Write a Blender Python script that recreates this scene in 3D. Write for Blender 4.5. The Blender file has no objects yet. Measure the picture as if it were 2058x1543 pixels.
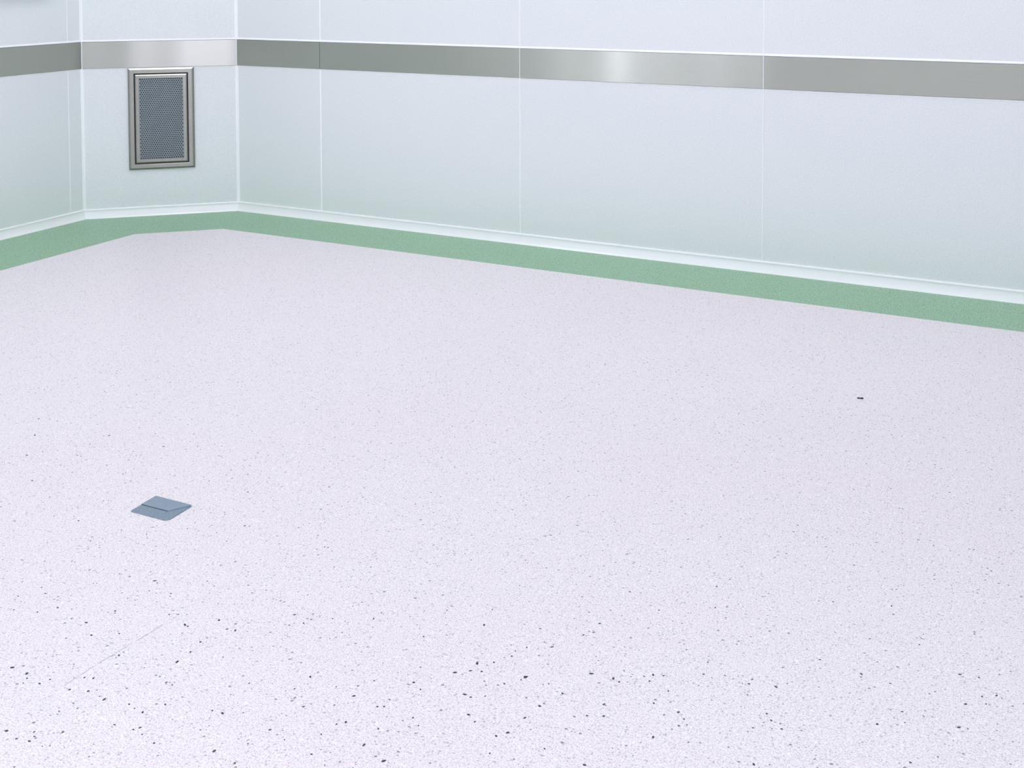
import bpy, bmesh, math, random
from mathutils import Vector, Matrix

# ---------------------------------------------------------------- camera, world, exposure
sc = bpy.context.scene
H_CAM = 1.312
cam_d = bpy.data.cameras.new('camera')
cam = bpy.data.objects.new('camera', cam_d)
sc.collection.objects.link(cam)
cam_d.sensor_fit = 'HORIZONTAL'
cam_d.sensor_width = 36.0
cam_d.lens = 2322.3 / 2058.0 * 36.0
cam_d.shift_x = (1029.0 - 1025.11) / 2058.0
cam_d.shift_y = (42.70 - 771.5) / 2058.0
cam_d.clip_start = 0.05
cam.location = (4.8101, -4.9188, H_CAM)
cam.rotation_mode = 'QUATERNION'
cam.rotation_quaternion = (Matrix.Rotation(math.radians(27.300), 3, 'Z') @ Matrix.Rotation(math.pi / 2 - 0.0436963, 3, 'X')
                           @ Matrix.Rotation(-0.0028208, 3, 'Z')).to_quaternion()
sc.camera = cam

world = bpy.data.worlds.new('world')
sc.world = world
world.use_nodes = True
world.node_tree.nodes['Background'].inputs[0].default_value = (0.8, 0.88, 1.0, 1)
world.node_tree.nodes['Background'].inputs[1].default_value = 0.0

vs = sc.view_settings
vs.view_transform = 'Standard'
vs.look = 'None'
vs.exposure = -0.15
vs.gamma = 1.0
vs.use_curve_mapping = False
sc.cycles.max_bounces = 12
sc.cycles.diffuse_bounces = 8
sc.cycles.glossy_bounces = 6
sc.cycles.caustics_reflective = False

# ceiling lamps of the room: (x, y, size x, size y, strength)
ZC = 2.80
LAMPS = [(0.75, -3.60, 0.30, 2.20, 4.6, 'left'), (4.10, -0.75, 3.20, 0.30, 5.6, 'far'),
         (5.95, -3.00, 0.30, 3.00, 0.8, 'opposite'), (1.35, -5.30, 1.30, 0.70, 4.2, 'rear_left'),
         (5.30, -5.30, 1.10, 1.10, 7.0, 'rear_right'), (3.45, -5.90, 1.80, 0.30, 11.5, 'rear'),
         (1.35, -1.35, 0.90, 0.90, 6.0, 'far_left'), (3.475, -3.475, 1.20, 1.20, 1.8, 'centre')]

# ---------------------------------------------------------------- helpers
C = sc.collection

def link(o, parent=None):
    C.objects.link(o)
    if parent is not None:
        o.parent = parent
    return o

def mesh_obj(name, bm, mat, parent=None, smooth=False, recalc=True):
    if recalc:
        bmesh.ops.recalc_face_normals(bm, faces=bm.faces[:])
    me = bpy.data.meshes.new(name)
    bm.to_mesh(me)
    bm.free()
    if smooth:
        for p in me.polygons:
            p.use_smooth = True
    o = bpy.data.objects.new(name, me)
    if mat is not None:
        me.materials.append(mat)
    return link(o, parent)

def empty(name, loc=(0, 0, 0), rotz=0.0):
    o = bpy.data.objects.new(name, None)
    o.location = loc
    o.rotation_euler = (0, 0, rotz)
    o.empty_display_size = 0.1
    return link(o)

def tag(o, label, cat, group=None):
    o['label'] = label
    o['category'] = cat
    if group:
        o['group'] = group
    return o

def struct(o):
    o['kind'] = 'structure'
    return o

def add_box(bm, x0, x1, y0, y1, z0, z1):
    v = [bm.verts.new(p) for p in ((x0, y0, z0), (x1, y0, z0), (x1, y1, z0), (x0, y1, z0),
                                   (x0, y0, z1), (x1, y0, z1), (x1, y1, z1), (x0, y1, z1))]
    for f in ((0, 3, 2, 1), (4, 5, 6, 7), (0, 1, 5, 4), (1, 2, 6, 5), (2, 3, 7, 6), (3, 0, 4, 7)):
        bm.faces.new([v[i] for i in f])
    return v

# ---------------------------------------------------------------- materials
def new_mat(name):
    m = bpy.data.materials.new(name)
    m.use_nodes = True
    nt = m.node_tree
    return m, nt, nt.nodes, nt.links, nt.nodes['Principled BSDF']

def pos_node(nt):
    g = nt.nodes.new('ShaderNodeNewGeometry')
    return g.outputs['Position']

def ramp(nt, fac, stops, interp='LINEAR'):
    r = nt.nodes.new('ShaderNodeValToRGB')
    r.color_ramp.interpolation = interp
    els = r.color_ramp.elements
    while len(els) > 1:
        els.remove(els[-1])
    els[0].position = stops[0][0]
    els[0].color = (*stops[0][1], 1)
    for p, c in stops[1:]:
        e = els.new(p)
        e.color = (*c, 1)
    nt.links.new(fac, r.inputs[0])
    return r.outputs[0]

def noise(nt, vec, scale, detail=2.0, rough=0.5):
    n = nt.nodes.new('ShaderNodeTexNoise')
    n.inputs['Scale'].default_value = scale
    n.inputs['Detail'].default_value = detail
    n.inputs['Roughness'].default_value = rough
    nt.links.new(vec, n.inputs['Vector'])
    return n

def mixc(nt, fac, a, b, blend='MIX'):
    m = nt.nodes.new('ShaderNodeMix')
    m.data_type = 'RGBA'
    m.blend_type = blend
    for sock, val in ((m.inputs[0], fac), (m.inputs[6], a), (m.inputs[7], b)):
        if isinstance(val, (int, float)):
            sock.default_value = val
        elif isinstance(val, tuple):
            sock.default_value = (*val, 1)
        else:
            nt.links.new(val, sock)
    return m.outputs[2]

def math_n(nt, op, a, b=None):
    m = nt.nodes.new('ShaderNodeMath')
    m.operation = op
    for i, v in enumerate((a, b)):
        if v is None:
            continue
        if isinstance(v, (int, float)):
            m.inputs[i].default_value = v
        else:
            nt.links.new(v, m.inputs[i])
    return m.outputs[0]

def voronoi_fleck(nt, vec, scale, size, chance):
    """1 inside a small chip of some of the cells, else 0"""
    v = nt.nodes.new('ShaderNodeTexVoronoi')
    v.inputs['Scale'].default_value = scale
    v.inputs['Randomness'].default_value = 1.0
    nt.links.new(vec, v.inputs['Vector'])
    sep = nt.nodes.new('ShaderNodeSeparateColor')
    nt.links.new(v.outputs['Color'], sep.inputs[0])
    near = math_n(nt, 'LESS_THAN', v.outputs['Distance'], math_n(nt, 'MULTIPLY', sep.outputs[1], size))
    pick = math_n(nt, 'LESS_THAN', sep.outputs[0], chance)
    return math_n(nt, 'MULTIPLY', near, pick)

def warped(nt, amount=0.004, scale=120.0):
    p = pos_node(nt)
    n = noise(nt, p, scale, 1.0)
    s = nt.nodes.new('ShaderNodeVectorMath'); s.operation = 'SUBTRACT'
    nt.links.new(n.outputs['Color'], s.inputs[0]); s.inputs[1].default_value = (0.5, 0.5, 0.5)
    k = nt.nodes.new('ShaderNodeVectorMath'); k.operation = 'SCALE'
    nt.links.new(s.outputs[0], k.inputs[0]); k.inputs['Scale'].default_value = amount
    a = nt.nodes.new('ShaderNodeVectorMath'); a.operation = 'ADD'
    nt.links.new(p, a.inputs[0]); nt.links.new(k.outputs[0], a.inputs[1])
    return a.outputs[0]

# floor vinyl: pale lilac white sheet full of grey granules and a few black chips
M_floor, nt, N, L, B = new_mat('speckled_vinyl')
v = warped(nt, 0.005, 170.0)
n1 = noise(nt, v, 330.0, 3.0, 0.75)
col = ramp(nt, n1.outputs['Fac'], [(0.32, (0.44, 0.415, 0.43)), (0.41, (0.69, 0.65, 0.67)), (0.49, (0.875, 0.825, 0.845)), (0.60, (0.945, 0.895, 0.91)), (0.70, (1.0, 0.955, 0.965))])
f0 = voronoi_fleck(nt, v, 300.0, 0.55, 0.30)
col = mixc(nt, math_n(nt, 'MULTIPLY', f0, 0.34), col, (0.40, 0.39, 0.42))
f1 = voronoi_fleck(nt, v, 170.0, 0.46, 0.22)
col = mixc(nt, math_n(nt, 'MULTIPLY', f1, 0.55), col, (0.30, 0.30, 0.33))
f2 = voronoi_fleck(nt, v, 110.0, 0.30, 0.16)
col = mixc(nt, math_n(nt, 'MULTIPLY', f2, 0.80), col, (0.12, 0.125, 0.145))
f3 = voronoi_fleck(nt, v, 120.0, 0.42, 0.22)
col = mixc(nt, math_n(nt, 'MULTIPLY', f3, 0.7), col, (0.99, 0.96, 0.98))
big = noise(nt, pos_node(nt), 0.9, 2.0)
col = mixc(nt, ramp(nt, big.outputs['Fac'], [(0.35, (0, 0, 0)), (0.75, (1, 1, 1))]), col, mixc(nt, 1.0, col, (1.0, 0.975, 0.985), 'MULTIPLY'))
L.new(col, B.inputs['Base Color'])
B.inputs['Roughness'].default_value = 0.42
B.inputs['Specular IOR Level'].default_value = 0.4

# green border vinyl
M_green, nt, N, L, B = new_mat('green_vinyl')
v = warped(nt)
n1 = noise(nt, v, 230.0, 3.0, 0.8)
col = ramp(nt, n1.outputs['Fac'], [(0.34, (0.09, 0.20, 0.105)), (0.46, (0.25, 0.46, 0.275)), (0.54, (0.34, 0.55, 0.36)), (0.66, (0.53, 0.74, 0.55))])
f1 = voronoi_fleck(nt, v, 130.0, 0.4, 0.3)
col = mixc(nt, math_n(nt, 'MULTIPLY', f1, 0.6), col, (0.08, 0.18, 0.11))
L.new(col, B.inputs['Base Color'])
B.inputs['Roughness'].default_value = 0.42
B.inputs['Specular IOR Level'].default_value = 0.4

# coated wall panels
M_wall, nt, N, L, B = new_mat('coated_panel')
n1 = noise(nt, pos_node(nt), 180.0, 2.0, 0.6)
col = ramp(nt, n1.outputs['Fac'], [(0.3, (0.745, 0.775, 0.785)), (0.7, (0.84, 0.87, 0.875))])
L.new(col, B.inputs['Base Color'])
B.inputs['Roughness'].default_value = 0.33
B.inputs['Specular IOR Level'].default_value = 0.5
bp = N.new('ShaderNodeBump'); bp.inputs['Strength'].default_value = 0.05; bp.inputs['Distance'].default_value = 0.001
L.new(n1.outputs['Fac'], bp.inputs['Height']); L.new(bp.outputs[0], B.inputs['Normal'])

def plain(name, col, rough, metal=0.0, spec=0.5, lo=0.95, hi=1.03):
    m, nt, N, L, B = new_mat(name)
    n = noise(nt, pos_node(nt), 60.0, 2.0)
    c = ramp(nt, n.outputs['Fac'], [(0.3, tuple(k * lo for k in col)), (0.7, tuple(min(1, k * hi) for k in col))])
    L.new(c, B.inputs['Base Color'])
    B.inputs['Roughness'].default_value = rough
    B.inputs['Metallic'].default_value = metal
    B.inputs['Specular IOR Level'].default_value = spec
    return m

M_ceil = plain('ceiling_panel', (0.86, 0.865, 0.87), 0.5)
M_seal = plain('white_sealant', (0.97, 0.98, 0.99), 0.25, 0.0, 0.6, 0.99, 1.0)
M_cove = plain('white_cove', (0.95, 0.945, 0.96), 0.20, 0.0, 0.6, 0.995, 1.0)
M_fleck = plain('dark_chip', (0.03, 0.032, 0.04), 0.5)
M_scratch = plain('scratch_line', (0.42, 0.40, 0.41), 0.6)
M_dark = plain('dark_duct', (0.05, 0.06, 0.07), 0.7)
M_filter = plain('grey_filter', (0.075, 0.095, 0.11), 0.8)
M_crumb = plain('crumb', (0.035, 0.008, 0.012), 0.5)

def steel(name, col, rough, aniso, rot, grain):
    """brushed stainless steel; grain runs along the object's x axis"""
    m, nt, N, L, B = new_mat(name)
    tc = N.new('ShaderNodeTexCoord')
    mp = N.new('ShaderNodeMapping')
    mp.inputs['Scale'].default_value = grain
    L.new(tc.outputs['Object'], mp.inputs[0])
    n = noise(nt, mp.outputs[0], 1.0, 3.0, 0.6)
    c = ramp(nt, n.outputs['Fac'], [(0.25, tuple(k * 0.95 for k in col)), (0.75, tuple(min(1, k * 1.04) for k in col))])
    L.new(c, B.inputs['Base Color'])
    B.inputs['Metallic'].default_value = 1.0
    B.inputs['Roughness'].default_value = rough
    B.inputs['Anisotropic'].default_value = aniso
    B.inputs['Anisotropic Rotation'].default_value = rot
    if aniso:
        tg = N.new('ShaderNodeTangent')
        tg.direction_type = 'UV_MAP'
        tg.uv_map = 'UVMap'
        L.new(tg.outputs[0], B.inputs['Tangent'])
    return m

M_band = steel('brushed_steel_band', (0.448, 0.462, 0.415), 0.25, 0.9, 0.25, (3.0, 40.0, 900.0))
M_frame = steel('brushed_steel_frame', (0.34, 0.345, 0.305), 0.17, 0.0, 0.0, (60.0, 60.0, 60.0))
M_mesh = steel('perforated_steel', (0.27, 0.325, 0.335), 0.38, 0.0, 0.0, (80.0, 80.0, 80.0))

M_wframe0 = plain('pale_grey_box', (0.70, 0.73, 0.75), 0.4)
M_lid = plain('slate_blue_plastic', (0.235, 0.31, 0.385), 0.4)
M_base, nt, N, L, B = new_mat('worn_slate_plastic')
n1 = noise(nt, pos_node(nt), 300.0, 3.0, 0.8)
L.new(ramp(nt, n1.outputs['Fac'], [(0.3, (0.10, 0.15, 0.20)), (0.5, (0.20, 0.275, 0.34)), (0.62, (0.28, 0.35, 0.42)), (0.75, (0.62, 0.68, 0.75))]), B.inputs['Base Color'])
B.inputs['Roughness'].default_value = 0.5

def glow(name, col, strength):
    m, nt, N, L, B = new_mat(name)
    e = N.new('ShaderNodeEmission')
    e.inputs[0].default_value = (*col, 1)
    e.inputs[1].default_value = strength
    L.new(e.outputs[0], N['Material Output'].inputs[0])
    return m

# ---------------------------------------------------------------- room shell: an octagon with clipped corners
R = 6.95
K1, K2 = 0.5418, 0.5884      # where the clipped corner between left and right wall begins
K = 0.566
# plan corners, counter clockwise seen from above; edges in order
PLAN = [(0.0, -K1), (0.0, -(R - K)), (K, -R), (R - K, -R), (R, -(R - K)), (R, -K), (R - K, 0.0), (K2, 0.0)]
EDGE = ['left', 'rear_left', 'rear', 'rear_right', 'opposite', 'far_right', 'right', 'middle']
NE = len(PLAN)

def edge_dir(i):
    a, b = Vector(PLAN[i]), Vector(PLAN[(i + 1) % NE])
    return (b - a).normalized()

def edge_in(i):                                  # normal pointing into the room
    d = edge_dir(i)
    return Vector((-d.y, d.x))

def off_vertex(i, d_prev, d_next):
    """plan corner i pushed into the room by d_prev off the edge before and d_next off the edge after"""
    p = Vector(PLAN[i])
    n0, n1 = edge_in((i - 1) % NE), edge_in(i)
    det = n0.x * n1.y - n0.y * n1.x
    x = (d_prev * n1.y - d_next * n0.y) / det
    y = (n0.x * d_next - n1.x * d_prev) / det
    return p + Vector((x, y))

def sweep_edge(name, i, profile, mat, parent=None, smooth=False, closed=True):
    """profile of (offset from wall, z) swept along edge i with mitred ends"""
    bm = bmesh.new()
    rows = []
    for vi in (i, (i + 1) % NE):
        rows.append([bm.verts.new((*off_vertex(vi, d, d), z)) for d, z in profile])
    n = len(profile)
    for k in range(n if closed else n - 1):
        k2 = (k + 1) % n
        bm.faces.new((rows[0][k], rows[0][k2], rows[1][k2], rows[1][k]))
    if closed:
        bm.faces.new(rows[0]); bm.faces.new(rows[1][::-1])
    return mesh_obj(name, bm, mat, parent, smooth)

# floor slab
bm = bmesh.new()
top = [bm.verts.new((x, y, 0.0)) for x, y in PLAN]
bot = [bm.verts.new((x, y, -0.10)) for x, y in PLAN]
bm.faces.new(top); bm.faces.new(bot[::-1])
for i in range(NE):
    bm.faces.new((top[i], top[(i + 1) % NE], bot[(i + 1) % NE], bot[i]))
floor = struct(mesh_obj('floor', bm, M_floor))
bm = bmesh.new()
top = [bm.verts.new((x, y, ZC)) for x, y in PLAN]
bot = [bm.verts.new((x, y, ZC + 0.10)) for x, y in PLAN]
bm.faces.new(top); bm.faces.new(bot[::-1])
for i in range(NE):
    bm.faces.new((top[i], top[(i + 1) % NE], bot[(i + 1) % NE], bot[i]))
struct(mesh_obj('ceiling', bm, M_ceil))

# air outlet opening in the middle wall, measured from its left corner
mid = EDGE.index('middle')
LM = (Vector(PLAN[mid]) - Vector(PLAN[0])).length
mdir = -edge_dir(mid)            # from the left wall corner towards the right wall corner
m_org = Vector(PLAN[0])
VS0, VS1, VZ0, VZ1 = 0.2330, 0.5690, 0.2515, 0.7965

walls = {}
for i, nm in enumerate(EDGE):
    if i == mid:
        continue
    walls[nm] = struct(sweep_edge('wall_' + nm, i, [(0.0, 0.0), (-0.08, 0.0), (-0.08, ZC), (0.0, ZC)], M_wall))

def frame_mat(origin, along):
    """object matrix: x along the wall, y into the wall, z up (so -y looks into the room)"""
    a = Vector((along.x, along.y, 0)).normalized()
    z = Vector((0, 0, 1))
    y = z.cross(a)
    m = Matrix((( a.x, y.x, z.x, origin[0]), (a.y, y.y, z.y, origin[1]), (a.z, y.z, z.z, origin[2] if len(origin) > 2 else 0), (0, 0, 0, 1)))
    return m

MM = frame_mat((m_org.x, m_org.y, 0), mdir)
bm = bmesh.new()
g = 0.034                                       # the frame overlaps the opening by this much
xs = [0.0, VS0 + g, VS1 - g, LM]; zs = [0.0, VZ0 + g, VZ1 - g, ZC]
grid = {}
for y in (0.0, 0.08):
    for a in range(4):
        for b in range(4):
            grid[(a, b, y)] = bm.verts.new((xs[a], y, zs[b]))
for a in range(3):
    for b in range(3):
        if a == 1 and b == 1:
            for (p, q) in (((1, 1), (2, 1)), ((2, 1), (2, 2)), ((2, 2), (1, 2)), ((1, 2), (1, 1))):
                bm.faces.new((grid[(*p, 0.0)], grid[(*q, 0.0)], grid[(*q, 0.08)], grid[(*p, 0.08)]))
            continue
        for y in (0.0, 0.08):
            bm.faces.new((grid[(a, b, y)], grid[(a + 1, b, y)], grid[(a + 1, b + 1, y)], grid[(a, b + 1, y)]))
wall_mid = struct(mesh_obj('wall_middle', bm, M_wall))
wall_mid.matrix_world = MM
walls['middle'] = wall_mid

# corner and seam beads of white sealant: children of the walls
def bead(parent_wall, org, along, s, width, depth, z0=0.05, z1=ZC):
    M = frame_mat((org.x, org.y, 0), along)
    bm = bmesh.new()
    prof = [(-width / 2, 0.0005), (-width * 0.28, -depth * 0.8), (0, -depth), (width * 0.28, -depth * 0.8), (width / 2, 0.0005)]
    rows = [[bm.verts.new((s + x, y, z)) for x, y in prof] for z in (z0, z1)]
    for k in range(5):
        k2 = (k + 1) % 5
        bm.faces.new((rows[0][k], rows[0][k2], rows[1][k2], rows[1][k]))
    bm.faces.new(rows[0]); bm.faces.new(rows[1][::-1])
    bm.transform(M)
    o = mesh_obj('seam_bead', bm, M_seal)
    o.parent = parent_wall
    o.matrix_parent_inverse = parent_wall.matrix_world.inverted()
    return o

bpy.context.view_layer.update()
rB = Vector(PLAN[7]); rdir = Vector((1, 0))
lA = Vector(PLAN[0]); ldir = Vector((0, -1))
SEAMS = [0.5605, 1.7355, 2.9125, 4.0875]

# quarter-round corner beads
def corner_bead(parent_wall, vi, size, z0=0.045, z1=ZC):
    bm = bmesh.new()
    p = Vector(PLAN[vi]); d0, d1 = -edge_dir((vi - 1) % NE), edge_dir(vi)
    inn = off_vertex(vi, size * 0.26, size * 0.26)
    pts = [p - (edge_in(vi) + edge_in((vi - 1) % NE)) * 0.0005, p + d0 * size, p + d0 * size * 0.5 + (inn - p) * 0.72, inn, p + d1 * size * 0.5 + (inn - p) * 0.72, p + d1 * size]
    rows = [[bm.verts.new((q.x, q.y, z)) for q in pts] for z in (z0, z1)]
    for k in range(6):
        k2 = (k + 1) % 6
        bm.faces.new((rows[0][k], rows[0][k2], rows[1][k2], rows[1][k]))
    bm.faces.new(rows[0]); bm.faces.new(rows[1][::-1])
    o = mesh_obj('corner_bead', bm, M_seal)
    o.parent = parent_wall
    o.matrix_parent_inverse = parent_wall.matrix_world.inverted()
corner_bead(wall_mid, 0, 0.0095)
corner_bead(wall_mid, 7, 0.0095)

BZ0, BZ1 = 0.7997, 0.9412                        # the steel band
for k, s in enumerate(SEAMS):
    if k == 0:                                   # here the band runs over the joint
        bead(walls['right'], rB, rdir, s, 0.0095, 0.0020, 0.05, BZ0 - 0.004)
        bead(walls['right'], rB, rdir, s, 0.0095, 0.0020, BZ1 + 0.008)
    else:
        bead(walls['right'], rB, rdir, s, 0.0062 if k == 1 else 0.0066, 0.0042)
# faint flat white beads on the left wall, beside the corner and farther out
Ml = frame_mat((0, 0, 0), Vector((0, 1)))
bead(walls['left'], lA, -ldir, -0.0900, 0.0080, 0.0010, 0.05, BZ0 - 0.004)
bead(walls['left'], lA, -ldir, -0.0900, 0.0080, 0.0010, BZ1 + 0.008)
bead(walls['left'], lA, -ldir, -0.5605, 0.0060, 0.0016, 0.05, BZ0 - 0.004)

# cove skirting
cove = [(0.0, 0.0), (0.0300, 0.0)]
for k in range(7):
    t = k / 6.0 * math.pi / 2
    cove.append((0.0060 + 0.0150 * (1 - math.sin(t)), 0.0016 + 0.034 * (1 - math.cos(t)) ))
COVE = [(0.0, 0.0), (0.0200, 0.0), (0.0194, 0.0020), (0.0165, 0.0045), (0.0130, 0.0100), (0.0100, 0.0170), (0.0078, 0.0260),
        (0.0066, 0.0350), (0.0062, 0.0400), (0.0080, 0.0440), (0.0074, 0.0478), (0.0040, 0.0500), (0.0, 0.0505)]
for i, nm in enumerate(EDGE):
    o = struct(sweep_edge('baseboard_' + nm, i, COVE, M_cove, None, True))
    md = o.modifiers.new('crisp', 'EDGE_SPLIT'); md.split_angle = math.radians(50)

# green border: one strip per wall, mitred at the corners
GW = {'left': 0.5061, 'middle': 0.4500, 'right': 0.3962}
for i, nm in enumerate(EDGE):
    w = GW.get(nm, 0.42)
    wp = GW.get(EDGE[(i - 1) % NE], 0.42); wn = GW.get(EDGE[(i + 1) % NE], 0.42)
    bm = bmesh.new()
    q = [off_vertex(i, 0.012, 0.012), off_vertex((i + 1) % NE, 0.012, 0.012), off_vertex((i + 1) % NE, w, wn), off_vertex(i, wp, w)]
    lo = [bm.verts.new((p.x, p.y, 0.0)) for p in q]; hi = [bm.verts.new((p.x, p.y, 0.0006)) for p in q]
    bm.faces.new(lo[::-1]); bm.faces.new(hi)
    for k in range(4):
        bm.faces.new((lo[k], lo[(k + 1) % 4], hi[(k + 1) % 4], hi[k]))
    struct(mesh_obj('trim_%d' % (i + 1), bm, M_green))

# larger black chips and a hairline scratch of the floor sheet
FLECKS = [(3.7221, -2.9316, 0.0028), (3.7718, -3.0501, 0.0038), (3.7719, -3.0766, 0.0027), (3.7915, -3.0689, 0.0027), (3.7484, -3.0949, 0.0032), (3.7984, -3.033, 0.0027), (3.8725, -3.0466, 0.0048), (3.8688, -3.0584, 0.0021), (3.8467, -3.0827, 0.0021), (3.9194, -3.0456, 0.0021), (3.9111, -3.0518, 0.0016), (3.7974, -3.143, 0.0031), (3.8108, -3.145, 0.0021), (3.8328, -3.1306, 0.0021), (3.9329, -3.1114, 0.0031), (3.8316, -3.1902, 0.0026), (3.9239, -3.1526, 0.0026), (3.8507, -3.2017, 0.002), (3.9153, -3.2013, 0.003), (3.9016, -3.2179, 0.0025), (3.9771, -2.9819, 0.0032), (4.0196, -2.9765, 0.0032), (4.0331, -2.9814, 0.0026), (4.0187, -3.0971, 0.0026), (4.0454, -3.0852, 0.0026), (4.0659, -3.2152, 0.0029), (3.9539, -3.06, 0.0026), (4.0331, -3.0544, 0.0026), (3.9134, -2.8724, 0.0022), (3.8755, -2.9376, 0.0027), (3.9265, -2.8216, 0.0028), (3.9895, -3.2097, 0.002), (3.9127, -3.2619, 0.002), (3.8326, -2.9616, 0.0022), (3.8194, -3.0004, 0.0022), (4.0679, -2.9445, 0.0021), (2.9067, -3.2762, 0.0023), (2.8825, -3.3068, 0.0023), (3.0019, -3.289, 0.0028), (3.0458, -3.3159, 0.0028), (3.0909, -3.2873, 0.0028), (3.0219, -3.2313, 0.0023), (2.9959, -3.4613, 0.0038), (3.0355, -3.4618, 0.0037), (3.0484, -3.4715, 0.0021), (3.054, -3.485, 0.0021), (3.0825, -3.4724, 0.0026), (3.0895, -3.4548, 0.0021), (3.1584, -3.4157, 0.0027), (3.1419, -3.4211, 0.0021), (3.146, -3.46, 0.0032), (3.1801, -3.4474, 0.0031), (3.2247, -3.4514, 0.0031), (3.2749, -3.4416, 0.0026), (3.3131, -3.447, 0.0026), (3.1836, -3.4848, 0.0021), (3.1785, -3.5127, 0.0021), (3.2943, -3.4944, 0.0025), (3.3399, -3.4802, 0.0025), (3.3334, -3.4892, 0.0025), (3.2295, -3.5497, 0.0025), (3.3566, -3.4917, 0.0025), (3.3912, -3.4992, 0.003), (3.2606, -3.306, 0.0032), (3.2611, -3.27, 0.0027), (3.1946, -3.2055, 0.0028), (3.1856, -3.2043, 0.0034), (3.1456, -3.341, 0.0027), (3.1401, -3.5916, 0.0035), (3.1952, -3.58, 0.002), (3.1853, -3.5723, 0.002), (3.1731, -3.5983, 0.0025), (3.333, -3.4125, 0.0026), (3.288, -3.3633, 0.0021), (3.3033, -3.3637, 0.0021), (3.1977, -3.5925, 0.0025), (3.235, -3.1601, 0.0028), (3.2712, -3.1774, 0.0022), (3.2892, -3.1739, 0.0028), (3.2546, -3.2354, 0.0028), (3.3561, -3.2036, 0.0016), (3.3594, -3.075, 0.0029), (3.3948, -3.0913, 0.0023), (3.5114, -3.0133, 0.0023), (3.5131, -2.9881, 0.0017), (3.6348, -3.0211, 0.0022), (3.4265, -3.2954, 0.0021), (3.5157, -3.2285, 0.0027), (3.5114, -3.2706, 0.0021), (3.5761, -3.2311, 0.0016), (3.6961, -3.1553, 0.0032), (3.718, -3.1675, 0.0021), (3.6207, -3.2382, 0.0031), (3.6842, -3.2178, 0.0021), (3.6044, -3.2759, 0.0021), (3.5576, -3.3048, 0.0021), (3.4412, -3.385, 0.0031), (3.4203, -3.3874, 0.0021), (3.4438, -3.422, 0.0015), (3.6754, -3.2447, 0.0026), (3.6863, -3.2391, 0.0026), (3.7103, -3.2938, 0.0025), (3.6502, -3.3053, 0.0031), (3.6388, -3.3173, 0.002), (3.7682, -3.2556, 0.002), (3.4962, -3.4681, 0.003), (3.6471, -3.3998, 0.0025), (3.7643, -3.3586, 0.0039), (3.5472, -3.4751, 0.0025), (3.5448, -3.382, 0.0025), (3.5837, -3.3911, 0.002), (3.7123, -3.34, 0.003), (3.7485, -3.2419, 0.0026), (3.5348, -3.4275, 0.002), (3.6312, -3.3514, 0.002), (3.4374, -3.0515, 0.0023), (4.0942, -2.5792, 0.0024), (4.1164, -2.6598, 0.0023), (4.0162, -2.7215, 0.0023), (4.0813, -2.9325, 0.0027), (4.0822, -2.9537, 0.0026), (4.0994, -2.9268, 0.0021), (4.1602, -2.8483, 0.0022), (4.2479, -2.8785, 0.0026), (4.2496, -2.8626, 0.0021), (4.1115, -3.011, 0.0026), (4.159, -3.015, 0.0026), (4.1739, -3.0288, 0.0025), (4.2881, -2.9968, 0.002), (4.3109, -2.9627, 0.0025), (4.299, -2.9482, 0.0026), (4.3332, -2.9771, 0.002), (4.3145, -3.0869, 0.0029), (4.426, -2.754, 0.0027), (4.3474, -2.7438, 0.0022), (4.4379, -2.4885, 0.0023), (4.4776, -2.889, 0.0025), (4.1718, -3.0502, 0.002), (4.1425, -3.0984, 0.0025), (4.1668, -2.9254, 0.0021), (4.1648, -2.8877, 0.0021), (4.1229, -2.9658, 0.0021), (4.2941, -2.8646, 0.0026), (4.139, -3.0338, 0.002), (4.4364, -2.4173, 0.0018), (4.4787, -2.7589, 0.0021), (4.5897, -2.6717, 0.0027), (4.6086, -2.7603, 0.0031), (4.605, -2.8333, 0.003), (4.6559, -2.7082, 0.0026), (4.6327, -2.7237, 0.0026), (4.6221, -2.666, 0.0027), (4.4784, -2.8893, 0.002), (4.5198, -2.8624, 0.002), (4.544, -2.9643, 0.0024), (4.5088, -2.606, 0.0022), (4.5028, -2.3388, 0.0018), (4.6412, -2.7429, 0.0021), (4.5112, -2.8335, 0.0021), (2.6457, -2.9847, 0.0026), (2.7491, -3.0441, 0.0019), (2.6775, -3.1751, 0.0018), (2.898, -3.1739, 0.0018), (2.9052, -3.1702, 0.0018), (3.0082, -3.1061, 0.003), (3.0759, -3.1293, 0.0023), (3.0275, -3.1416, 0.0018), (2.8126, -3.236, 0.0024), (2.8395, -3.2497, 0.0023), (2.7969, -3.2831, 0.0023), (2.8323, -3.3229, 0.0023), (2.8819, -3.3067, 0.0017), (2.9068, -3.2763, 0.0023), (3.0225, -3.2311, 0.0023), (3.1305, -3.1906, 0.0023), (3.1634, -3.1743, 0.0017), (3.2346, -3.1602, 0.0023), (2.9062, -2.8966, 0.0019), (3.0176, -2.824, 0.0026), (2.9809, -2.8797, 0.0019), (2.8401, -2.9605, 0.0019), (1.8635, -2.4438, 0.0024), (2.0418, -2.5848, 0.0031), (2.1311, -2.6745, 0.0037), (2.321, -2.5801, 0.0037), (2.2233, -2.7792, 0.0029), (2.3468, -2.7183, 0.0029), (2.3612, -2.718, 0.0022), (2.514, -2.5672, 0.0029), (2.3665, -2.8822, 0.0028), (2.5952, -2.7692, 0.0021), (2.1048, -2.5723, 0.0023), (2.7762, -2.6772, 0.0021), (2.8392, -2.601, 0.0028), (2.9064, -2.6809, 0.0027), (2.4667, -2.7272, 0.0021), (2.244, -2.7448, 0.0022), (2.4935, -2.6752, 0.0021), (2.5974, -2.5248, 0.0022), (2.1697, -2.1819, 0.0025)]
rnd = random.Random(5)
bm = bmesh.new()
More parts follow.
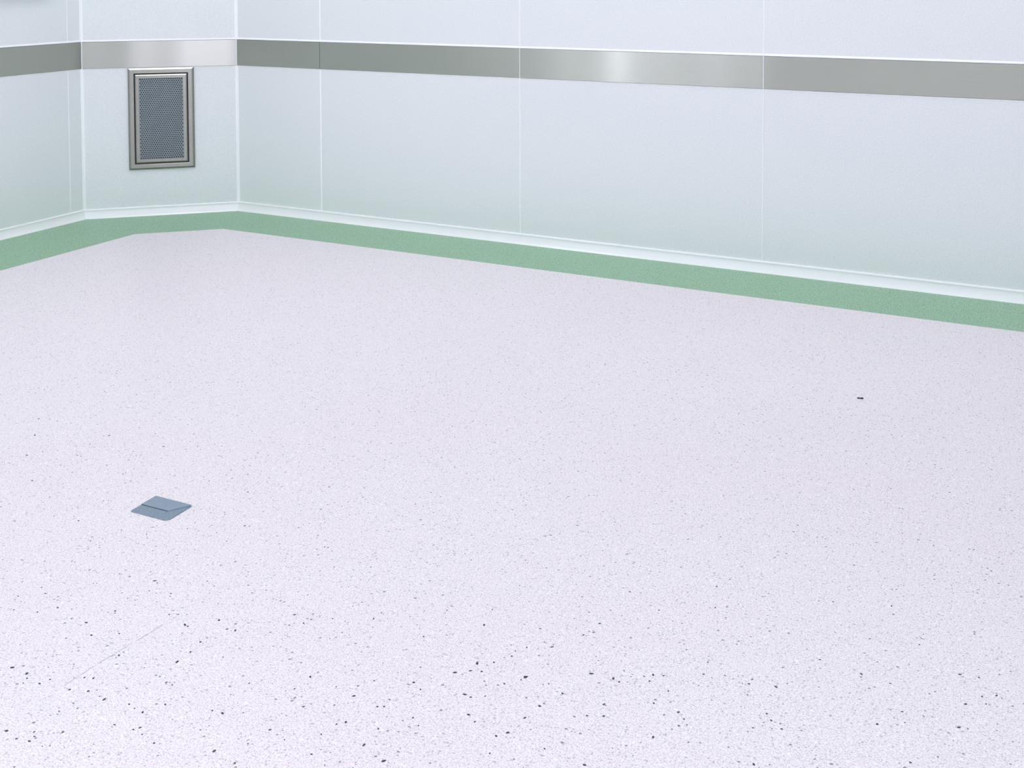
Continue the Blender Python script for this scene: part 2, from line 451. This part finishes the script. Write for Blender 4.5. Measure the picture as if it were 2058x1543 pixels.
for x, y, r in FLECKS:
    r *= 0.72; a0 = rnd.random() * math.pi; ex = 1.0 + rnd.random() * 0.9
    n = 7
    pts = []
    for k in range(n):
        t = 2 * math.pi * k / n
        rr = r * (0.8 + 0.4 * rnd.random())
        px, py = rr * math.cos(t) * ex, rr * math.sin(t)
        pts.append((x + px * math.cos(a0) - py * math.sin(a0), y + px * math.sin(a0) + py * math.cos(a0)))
    up = [bm.verts.new((px, py, 0.0004)) for px, py in pts]
    dn = [bm.verts.new((px, py, -0.0004)) for px, py in pts]
    bm.faces.new(up)
    for k in range(n):
        bm.faces.new((dn[k], dn[(k + 1) % n], up[(k + 1) % n], up[k]))
fl = mesh_obj('dark_chip', bm, M_fleck, floor)
fl['kind'] = 'stuff'
fl['label'] = 'black chips scattered through the vinyl'
bm = bmesh.new()
pa, pb = Vector((3.1280, -3.4560)), Vector((3.1435, -3.2230))
d = (pb - pa); nrm = Vector((-d.y, d.x)).normalized()
prev = None
for k in range(25):
    t = k / 24.0
    c = pa + d * t + nrm * (0.0022 * math.sin(t * 5.0) + 0.0004 * math.sin(t * 23))
    w = 0.0005 * (0.5 + abs(math.sin(t * 17 + 1)))
    cur = (bm.verts.new((c.x + nrm.x * w, c.y + nrm.y * w, 0.0003)), bm.verts.new((c.x - nrm.x * w, c.y - nrm.y * w, 0.0003)))
    if prev and k % 9 != 8:
        bm.faces.new((prev[0], cur[0], cur[1], prev[1]))
    prev = cur
s_ = mesh_obj('scratch', bm, M_scratch, floor)
s_['label'] = 'fine grey hairline scratch'

# ---------------------------------------------------------------- stainless steel bands on the walls
BT = 0.0030
def steel_band(org, along, s0, s1, bow, label, name='wall_guard_strip'):
    """a sheet folded back at its long edges, gently bowed along its length"""
    M = frame_mat((org.x, org.y, BZ0), along)
    o = empty(name)
    o.matrix_world = M @ Matrix.Translation((s0, 0, 0))
    Ls = s1 - s0; Hs = BZ1 - BZ0
    bm = bmesh.new()
    n = max(8, int(Ls / 0.02))
    prof = [(0.0, 0.0), (-BT * 0.8, 0.0), (-BT, 0.0007), (-BT, Hs - 0.0007), (-BT * 0.8, Hs), (0.0, Hs)]
    rows = []
    for k in range(n + 1):
        x = Ls * k / n
        dy = -bow(x)
        rows.append([bm.verts.new((x, y + (dy if 0 < j < 5 else 0), z)) for j, (y, z) in enumerate(prof)])
    for k in range(n):
        for j in range(6):
            j2 = (j + 1) % 6
            bm.faces.new((rows[k][j], rows[k][j2], rows[k + 1][j2], rows[k + 1][j]))
    bm.faces.new(rows[0]); bm.faces.new(rows[-1][::-1])
    uv = bm.loops.layers.uv.new('UVMap')
    for f in bm.faces:
        for lp_ in f.loops:
            lp_[uv].uv = (lp_.vert.co.x, lp_.vert.co.z - 0.5 * lp_.vert.co.y)
    sh = mesh_obj('steel_sheet', bm, M_band, o, True)
    md = sh.modifiers.new('crisp', 'EDGE_SPLIT'); md.split_angle = math.radians(30)
    # sealant lines above and below the sheet
    for nm, z0, z1, dp in (('top_sealant', Hs + 0.0014, Hs + 0.0105, 0.0050), ('bottom_sealant', -0.0062, -0.0012, 0.0032)):
        bm = bmesh.new()
        zz = [z0, z1]
        p4 = [(0.0, z0), (-dp, z0), (-dp * 0.7, z0 + (z1 - z0) * 0.55), (0.0, z1)] if nm[0] == 't' else [(0.0, z1), (-dp, z1), (-dp * 0.8, z0 + (z1 - z0) * 0.4), (0.0, z0)]
        ra = [bm.verts.new((0.0, y, z)) for y, z in p4]; rb = [bm.verts.new((Ls, y, z)) for y, z in p4]
        for j in range(4):
            j2 = (j + 1) % 4
            bm.faces.new((ra[j], ra[j2], rb[j2], rb[j]))
        bm.faces.new(ra); bm.faces.new(rb[::-1])
        mesh_obj(nm, bm, M_seal, o)
    return tag(o, label, 'wall guard', 'stainless steel guard strips around the walls')

def wave(a, f, p):
    return lambda x: a * (1 + math.sin(x * f + p))
e = 0.0050
GAP = 0.0012
steel_band(lA, -ldir, -2.90, -e, wave(0.0003, 3.0, 0.0), 'dull olive grey steel guard strip on the left wall')
steel_band(m_org, mdir, e, LM - e, wave(0.0006, 24.0, 2.2), 'bright pale steel guard strip on the short wall above the air grille')
steel_band(rB, rdir, e, SEAMS[0] - GAP / 2, wave(0.0007, 14.0, 0.9), 'short dark green-grey steel guard strip beside the corner of the long right wall')
steel_band(rB, rdir, SEAMS[0] + GAP / 2, SEAMS[1] - 0.0024, wave(0.0003, 3.0, 2.0), 'evenly olive grey steel guard strip, second from the corner on the right wall')
steel_band(rB, rdir, SEAMS[1] + 0.0024, SEAMS[2] - 0.0028, wave(0.0006, 15.0, 0.3), 'steel guard strip with the bright silvery glare in the middle of the right wall')
steel_band(rB, rdir, SEAMS[2] + 0.0028, SEAMS[3] - 0.0028, wave(0.0006, 17.0, 2.0), 'steel guard strip at the right edge of the photo, grey turning pinkish')

# ---------------------------------------------------------------- air grille on the middle wall
def mitre(name, W, Hh, prof, mat, parent):
    """profile of (inset, y) carried round a W x Hh rectangle, mitred corners, in the object's xz plane"""
    bm = bmesh.new()
    rings = []
    for (a, y) in prof:
        rings.append([bm.verts.new(p) for p in ((a, y, a), (W - a, y, a), (W - a, y, Hh - a), (a, y, Hh - a))])
    for k in range(len(prof) - 1):
        for c in range(4):
            c2 = (c + 1) % 4
            bm.faces.new((rings[k][c], rings[k][c2], rings[k + 1][c2], rings[k + 1][c]))
    return mesh_obj(name, bm, mat, parent)

vent = empty('air_grille')
vent.matrix_world = MM @ Matrix.Translation((VS0, 0, VZ0))
tag(vent, 'upright stainless steel air return grille with perforated face, set low in the short wall', 'air vent')
VW, VH = VS1 - VS0, VZ1 - VZ0
mitre('outer_frame', VW, VH, [(0.0, 0.0), (0.0, -0.0110), (0.0080, -0.0150), (0.0095, -0.0152), (0.0270, -0.0152), (0.0290, -0.0140), (0.0300, 0.0), (0.0300, 0.020)], M_frame, vent)
mitre('inner_frame', VW, VH, [(0.0335, 0.020), (0.0335, -0.0115), (0.0395, -0.0145), (0.0405, -0.0147), (0.0535, -0.0147), (0.0550, -0.0140), (0.0555, -0.0050), (0.0555, 0.0060)], M_frame, vent)
M_gapshade = plain('black_gasket', (0.015, 0.017, 0.018), 0.6)
mitre('gasket', VW, VH, [(0.0286, 0.004), (0.0286, -0.0150), (0.0346, -0.0126), (0.0346, 0.004)], M_gapshade, vent)  # black ring put in for the shade inside the frame gap
mitre('edge_seal', VW, VH, [(-0.0020, 0.0), (-0.0018, -0.0022), (0.0004, -0.0026), (0.0004, 0.0)], M_gapshade, vent)  # thin black outline painted as contact shade round the frame
# perforated sheet with real staggered holes
bm = bmesh.new()
x0, x1, z0, z1 = 0.0550, VW - 0.0550, 0.0550, VH - 0.0550
nx, nz = 20, 43
px, pz = (x1 - x0) / nx, (z1 - z0) / nz
rh = 0.37 * px
cache = {}
def vert(x, z):
    k = (round(x, 6), round(z, 6))
    if k not in cache:
        cache[k] = bm.verts.new((x, -0.0060, z))
    return cache[k]
for j in range(nz):
    shift = 0.5 * px if j % 2 else 0.0
    for i in range(nx + 1):
        a = x0 + i * px - shift; b = a + px
        if b <= x0 + 1e-6 or a >= x1 - 1e-6:
            continue
        za, zb = z0 + j * pz, z0 + (j + 1) * pz
        if a < x0 - 1e-6 or b > x1 + 1e-6:        # half cell at the rim, no hole
            bm.faces.new((vert(max(a, x0), za), vert(min(b, x1), za), vert(min(b, x1), zb), vert(max(a, x0), zb)))
            continue
        cx, cz = (a + b) / 2, (za + zb) / 2
        out = [vert(a, za), vert(cx, za), vert(b, za), vert(b, cz), vert(b, zb), vert(cx, zb), vert(a, zb), vert(a, cz)]
        hole = []
        for k in range(8):
            t = math.radians(225 + 45 * k)
            hole.append(bm.verts.new((cx + rh * math.cos(t), -0.0060, cz + rh * 0.98 * math.sin(t))))
        for k in range(8):
            k2 = (k + 1) % 8
            bm.faces.new((out[k], out[k2], hole[k2], hole[k]))
ps = mesh_obj('perforated_sheet', bm, M_mesh, vent)
md = ps.modifiers.new('thickness', 'SOLIDIFY'); md.thickness = 0.0012; md.offset = 0.0
bm = bmesh.new()
add_box(bm, 0.0560, VW - 0.0560, 0.010, 0.016, 0.0560, VH - 0.0560)
mesh_obj('filter_pad', bm, M_filter, vent)
bm = bmesh.new()
# dark duct behind: open box
xa, xb, za, zb, ya, yb = 0.0345, VW - 0.0345, 0.0345, VH - 0.0345, 0.001, 0.070
vv = add_box(bm, xa, xb, ya, yb, za, zb)
bm.faces.ensure_lookup_table()
for f in [f for f in bm.faces if all(abs(v.co.y - ya) < 1e-6 for v in f.verts)]:
    bm.faces.remove(f)
mesh_obj('duct_box', bm, M_dark, vent)
# two latch screws on the inner frame
for xx in (VW / 2,):
    for zz in (0.0465, VH - 0.0465):
        bm = bmesh.new()
        bmesh.ops.create_cone(bm, cap_ends=True, segments=14, radius1=0.0026, radius2=0.0022, depth=0.0014, matrix=Matrix.Translation((xx, -0.0161, zz)) @ Matrix.Rotation(math.pi / 2, 4, 'X'))
        mesh_obj('screw', bm, M_frame, vent)

# ---------------------------------------------------------------- added box high on the left wall, there to cast a soft dark smudge
shade_box = empty('wall_box')
shade_box.matrix_world = frame_mat((0.0, -K1 - 0.70, 1.205), Vector((0, 1)))
tag(shade_box, 'shallow grey box on the left wall at the upper left edge of the photo', 'wall box')
bm = bmesh.new(); add_box(bm, 0.0, 0.46, -0.055, 0.0, 0.0, 0.22)
bmesh.ops.bevel(bm, geom=[e_ for e_ in bm.edges], offset=0.004, segments=2, affect='EDGES')
mesh_obj('box_body', bm, M_wframe0, shade_box)
bm = bmesh.new(); add_box(bm, 0.02, 0.44, -0.060, -0.0545, 0.02, 0.20)
mesh_obj('front_panel', bm, M_frame, shade_box)

# ---------------------------------------------------------------- floor socket cover
# corners on the floor: left, back, right, front
c_left, c_back = Vector((2.7228, -2.8945)), Vector((2.7191, -2.8089))
ax = Vector((1.0, 0.022)).normalized(); ay = Vector((-0.022, 1.0)).normalized()
box = empty('floor_socket', (2.7221, -2.8942, 0.0), math.atan2(ax.y, ax.x))
tag(box, 'small slate blue floor socket plate with closed lid in the speckled floor', 'floor socket')
SW, SD = 0.1165, 0.0860
def rounded_slab(name, x0, x1, y0, y1, z0, z1, rad, bev, mat, parent, radii=None):
    bm = bmesh.new()
    rs = radii or [rad] * 4
    pts = []
    for (cx, cy, a0), r in zip(((x0, y0, 180), (x1, y0, 270), (x1, y1, 0), (x0, y1, 90)), rs):
        sx = 1 if cx == x0 else -1; sy = 1 if cy == y0 else -1
        for k in range(6):
            t = math.radians(a0 + 90 * k / 5.0)
            pts.append((cx + sx * r + r * math.cos(t), cy + sy * r + r * math.sin(t)))
    mx, my = (x0 + x1) / 2, (y0 + y1) / 2
    def ring(z, ins):
        return [bm.verts.new((x - ins * (1 if x > mx else -1), y - ins * (1 if y > my else -1), z)) for x, y in pts]
    r0, r1, r2 = ring(z0, 0), ring(z1 - bev, 0), ring(z1, bev)
    n = len(pts)
    for a, b in ((r0, r1), (r1, r2)):
        for k in range(n):
            bm.faces.new((a[k], a[(k + 1) % n], b[(k + 1) % n], b[k]))
    bm.faces.new(r2); bm.faces.new(r0[::-1])
    return mesh_obj(name, bm, mat, parent)
rounded_slab('base_plate', 0.0, SW, 0.0, SD, 0.0, 0.0030, 0.004, 0.0010, M_base, box, [0.003, 0.013, 0.002, 0.002])
# the closed lid: straight at the back and left, cut slanting on the right
def poly_slab(name, pts, z0, z1, bev, mat, parent):
    bm = bmesh.new()
    cx = sum(p[0] for p in pts) / len(pts); cy = sum(p[1] for p in pts) / len(pts)
    ring = lambda z, k: [bm.verts.new((x + (cx - x) * k, y + (cy - y) * k, z)) for x, y in pts]
    r0, r1, r2 = ring(z0, 0), ring(z1 - bev, 0), ring(z1, 0.025)
    n = len(pts)
    for p, q in ((r0, r1), (r1, r2)):
        for k in range(n):
            bm.faces.new((p[k], p[(k + 1) % n], q[(k + 1) % n], q[k]))
    bm.faces.new(r2); bm.faces.new(r0[::-1])
    return mesh_obj(name, bm, mat, parent)
poly_slab('lid', [(0.0006, 0.0368), (0.0850, 0.0368), (0.0868, 0.0376), (0.1145, 0.0820), (0.1152, 0.0852), (0.0010, 0.0852)], 0.0026, 0.0050, 0.0006, M_lid, box)
bm = bmesh.new()
add_box(bm, 0.0014, 0.0850, 0.0345, 0.0367, 0.0026, 0.00315)
mesh_obj('lid_gap', bm, M_dark, box)
# ---------------------------------------------------------------- crumb on the floor
crumb = None
bm = bmesh.new()
for (dx, dy, sx, sy, sz) in ((-0.0048, 0.0012, 0.0050, 0.0030, 0.0022), (0.0048, -0.0012, 0.0046, 0.0032, 0.0026), (0.0, 0.0, 0.0030, 0.0018, 0.0014)):
    ret = bmesh.ops.create_icosphere(bm, subdivisions=2, radius=1.0, matrix=Matrix.Translation((dx, dy, sz * 0.8)) @ Matrix.Diagonal((sx, sy, sz, 1)))
for v_ in bm.verts:
    v_.co += Vector((rnd.uniform(-1, 1), rnd.uniform(-1, 1), rnd.uniform(-1, 1))) * 0.0003
    v_.co.z = max(v_.co.z, 0.0)
crumb = mesh_obj('crumb', bm, M_crumb)
crumb.location = (4.162, -1.3318, 0.0)
crumb.rotation_euler = (0, 0, math.radians(27.3))
tag(crumb, 'tiny dark red crumb lying alone on the pale floor at the right', 'crumb')

# ---------------------------------------------------------------- added glowing panels on the unseen rear walls, to brighten the steel strips
M_glowframe = plain('window_frame_white', (0.80, 0.82, 0.84), 0.35)
def add_glow_panel(idx, edge, t0, t1, z0, z1, st=2.6):
    i = EDGE.index(edge)
    a = Vector(PLAN[i]); d = edge_dir(i)
    Mw = frame_mat((a.x, a.y, 0), -d)            # x runs against the edge so that -y looks into the room
    w = struct(empty('window_%d' % idx))
    w.matrix_world = Mw
    bm = bmesh.new()
    f = 0.05
    for (xa, xb, za, zb) in ((-t1, -t0, z0, z0 + f), (-t1, -t0, z1 - f, z1), (-t1, -t1 + f, z0 + f, z1 - f), (-t0 - f, -t0, z0 + f, z1 - f)):
        add_box(bm, xa, xb, -0.030, 0.0, za, zb)
    mesh_obj('window_frame', bm, M_glowframe, w)
    bm = bmesh.new()
    add_box(bm, -t1 + f, -t0 - f, -0.014, -0.004, z0 + f, z1 - f)
    mesh_obj('pane', bm, glow('frosted_daylight_%d' % idx, (0.95, 0.96, 1.13) if idx in (1, 2, 6) else (1.02, 0.98, 1.22), st), w)
add_glow_panel(1, 'rear_left', 0.02, 0.42, 0.25, 2.45, 6.6)
add_glow_panel(6, 'rear_left', 0.44, 0.78, 0.25, 2.45, 2.9)
add_glow_panel(2, 'rear', 0.20, 1.10, 0.25, 2.45, 2.3)
add_glow_panel(3, 'rear_right', 0.04, 0.76, 0.25, 2.45, 4.3)
add_glow_panel(4, 'opposite', 0.15, 0.75, 0.25, 2.45)
add_glow_panel(5, 'rear', R - 2 * K - 0.75, R - 2 * K - 0.15, 0.25, 2.45)

# ---------------------------------------------------------------- ceiling lamps
LAMP_LABEL = {'far_left': 'square ceiling light panel in front of the short wall with the air grille',
              'left': 'long ceiling light panel over the left side of the room',
              'opposite': 'long ceiling light panel over the side facing the left wall',
              'far': 'long ceiling light panel nearest the right wall',
              'rear': 'short ceiling light panel along the wall behind the camera',
              'rear_left': 'wide ceiling light panel over the rear left corner',
              'rear_right': 'square bright ceiling light panel over the rear right corner',
              'centre': 'dim square ceiling light panel in the middle of the room'}
M_lampframe = plain('white_lamp_frame', (0.85, 0.87, 0.88), 0.4)
for (x, y, sx, sy, st, where) in LAMPS:
    lp = empty('ceiling_light', (x, y, ZC))
    tag(lp, LAMP_LABEL[where], 'ceiling light')
    bm = bmesh.new()
    w = 0.03
    add_box(bm, -sx / 2 - w, sx / 2 + w, -sy / 2 - w, -sy / 2, -0.03, 0.0)
    add_box(bm, -sx / 2 - w, sx / 2 + w, sy / 2, sy / 2 + w, -0.03, 0.0)
    add_box(bm, -sx / 2 - w, -sx / 2, -sy / 2, sy / 2, -0.03, 0.0)
    add_box(bm, sx / 2, sx / 2 + w, -sy / 2, sy / 2, -0.03, 0.0)
    mesh_obj('lamp_frame', bm, M_lampframe, lp)
    bm = bmesh.new()
    add_box(bm, -sx / 2, sx / 2, -sy / 2, sy / 2, -0.022, -0.012)
    mesh_obj('diffuser', bm, glow('lamp_glow_' + where, (1.0, 0.92, 0.96) if where == 'rear' else (1.0, 0.98, 1.10) if where == 'rear_right' else (0.97, 1.0, 1.045), st), lp)
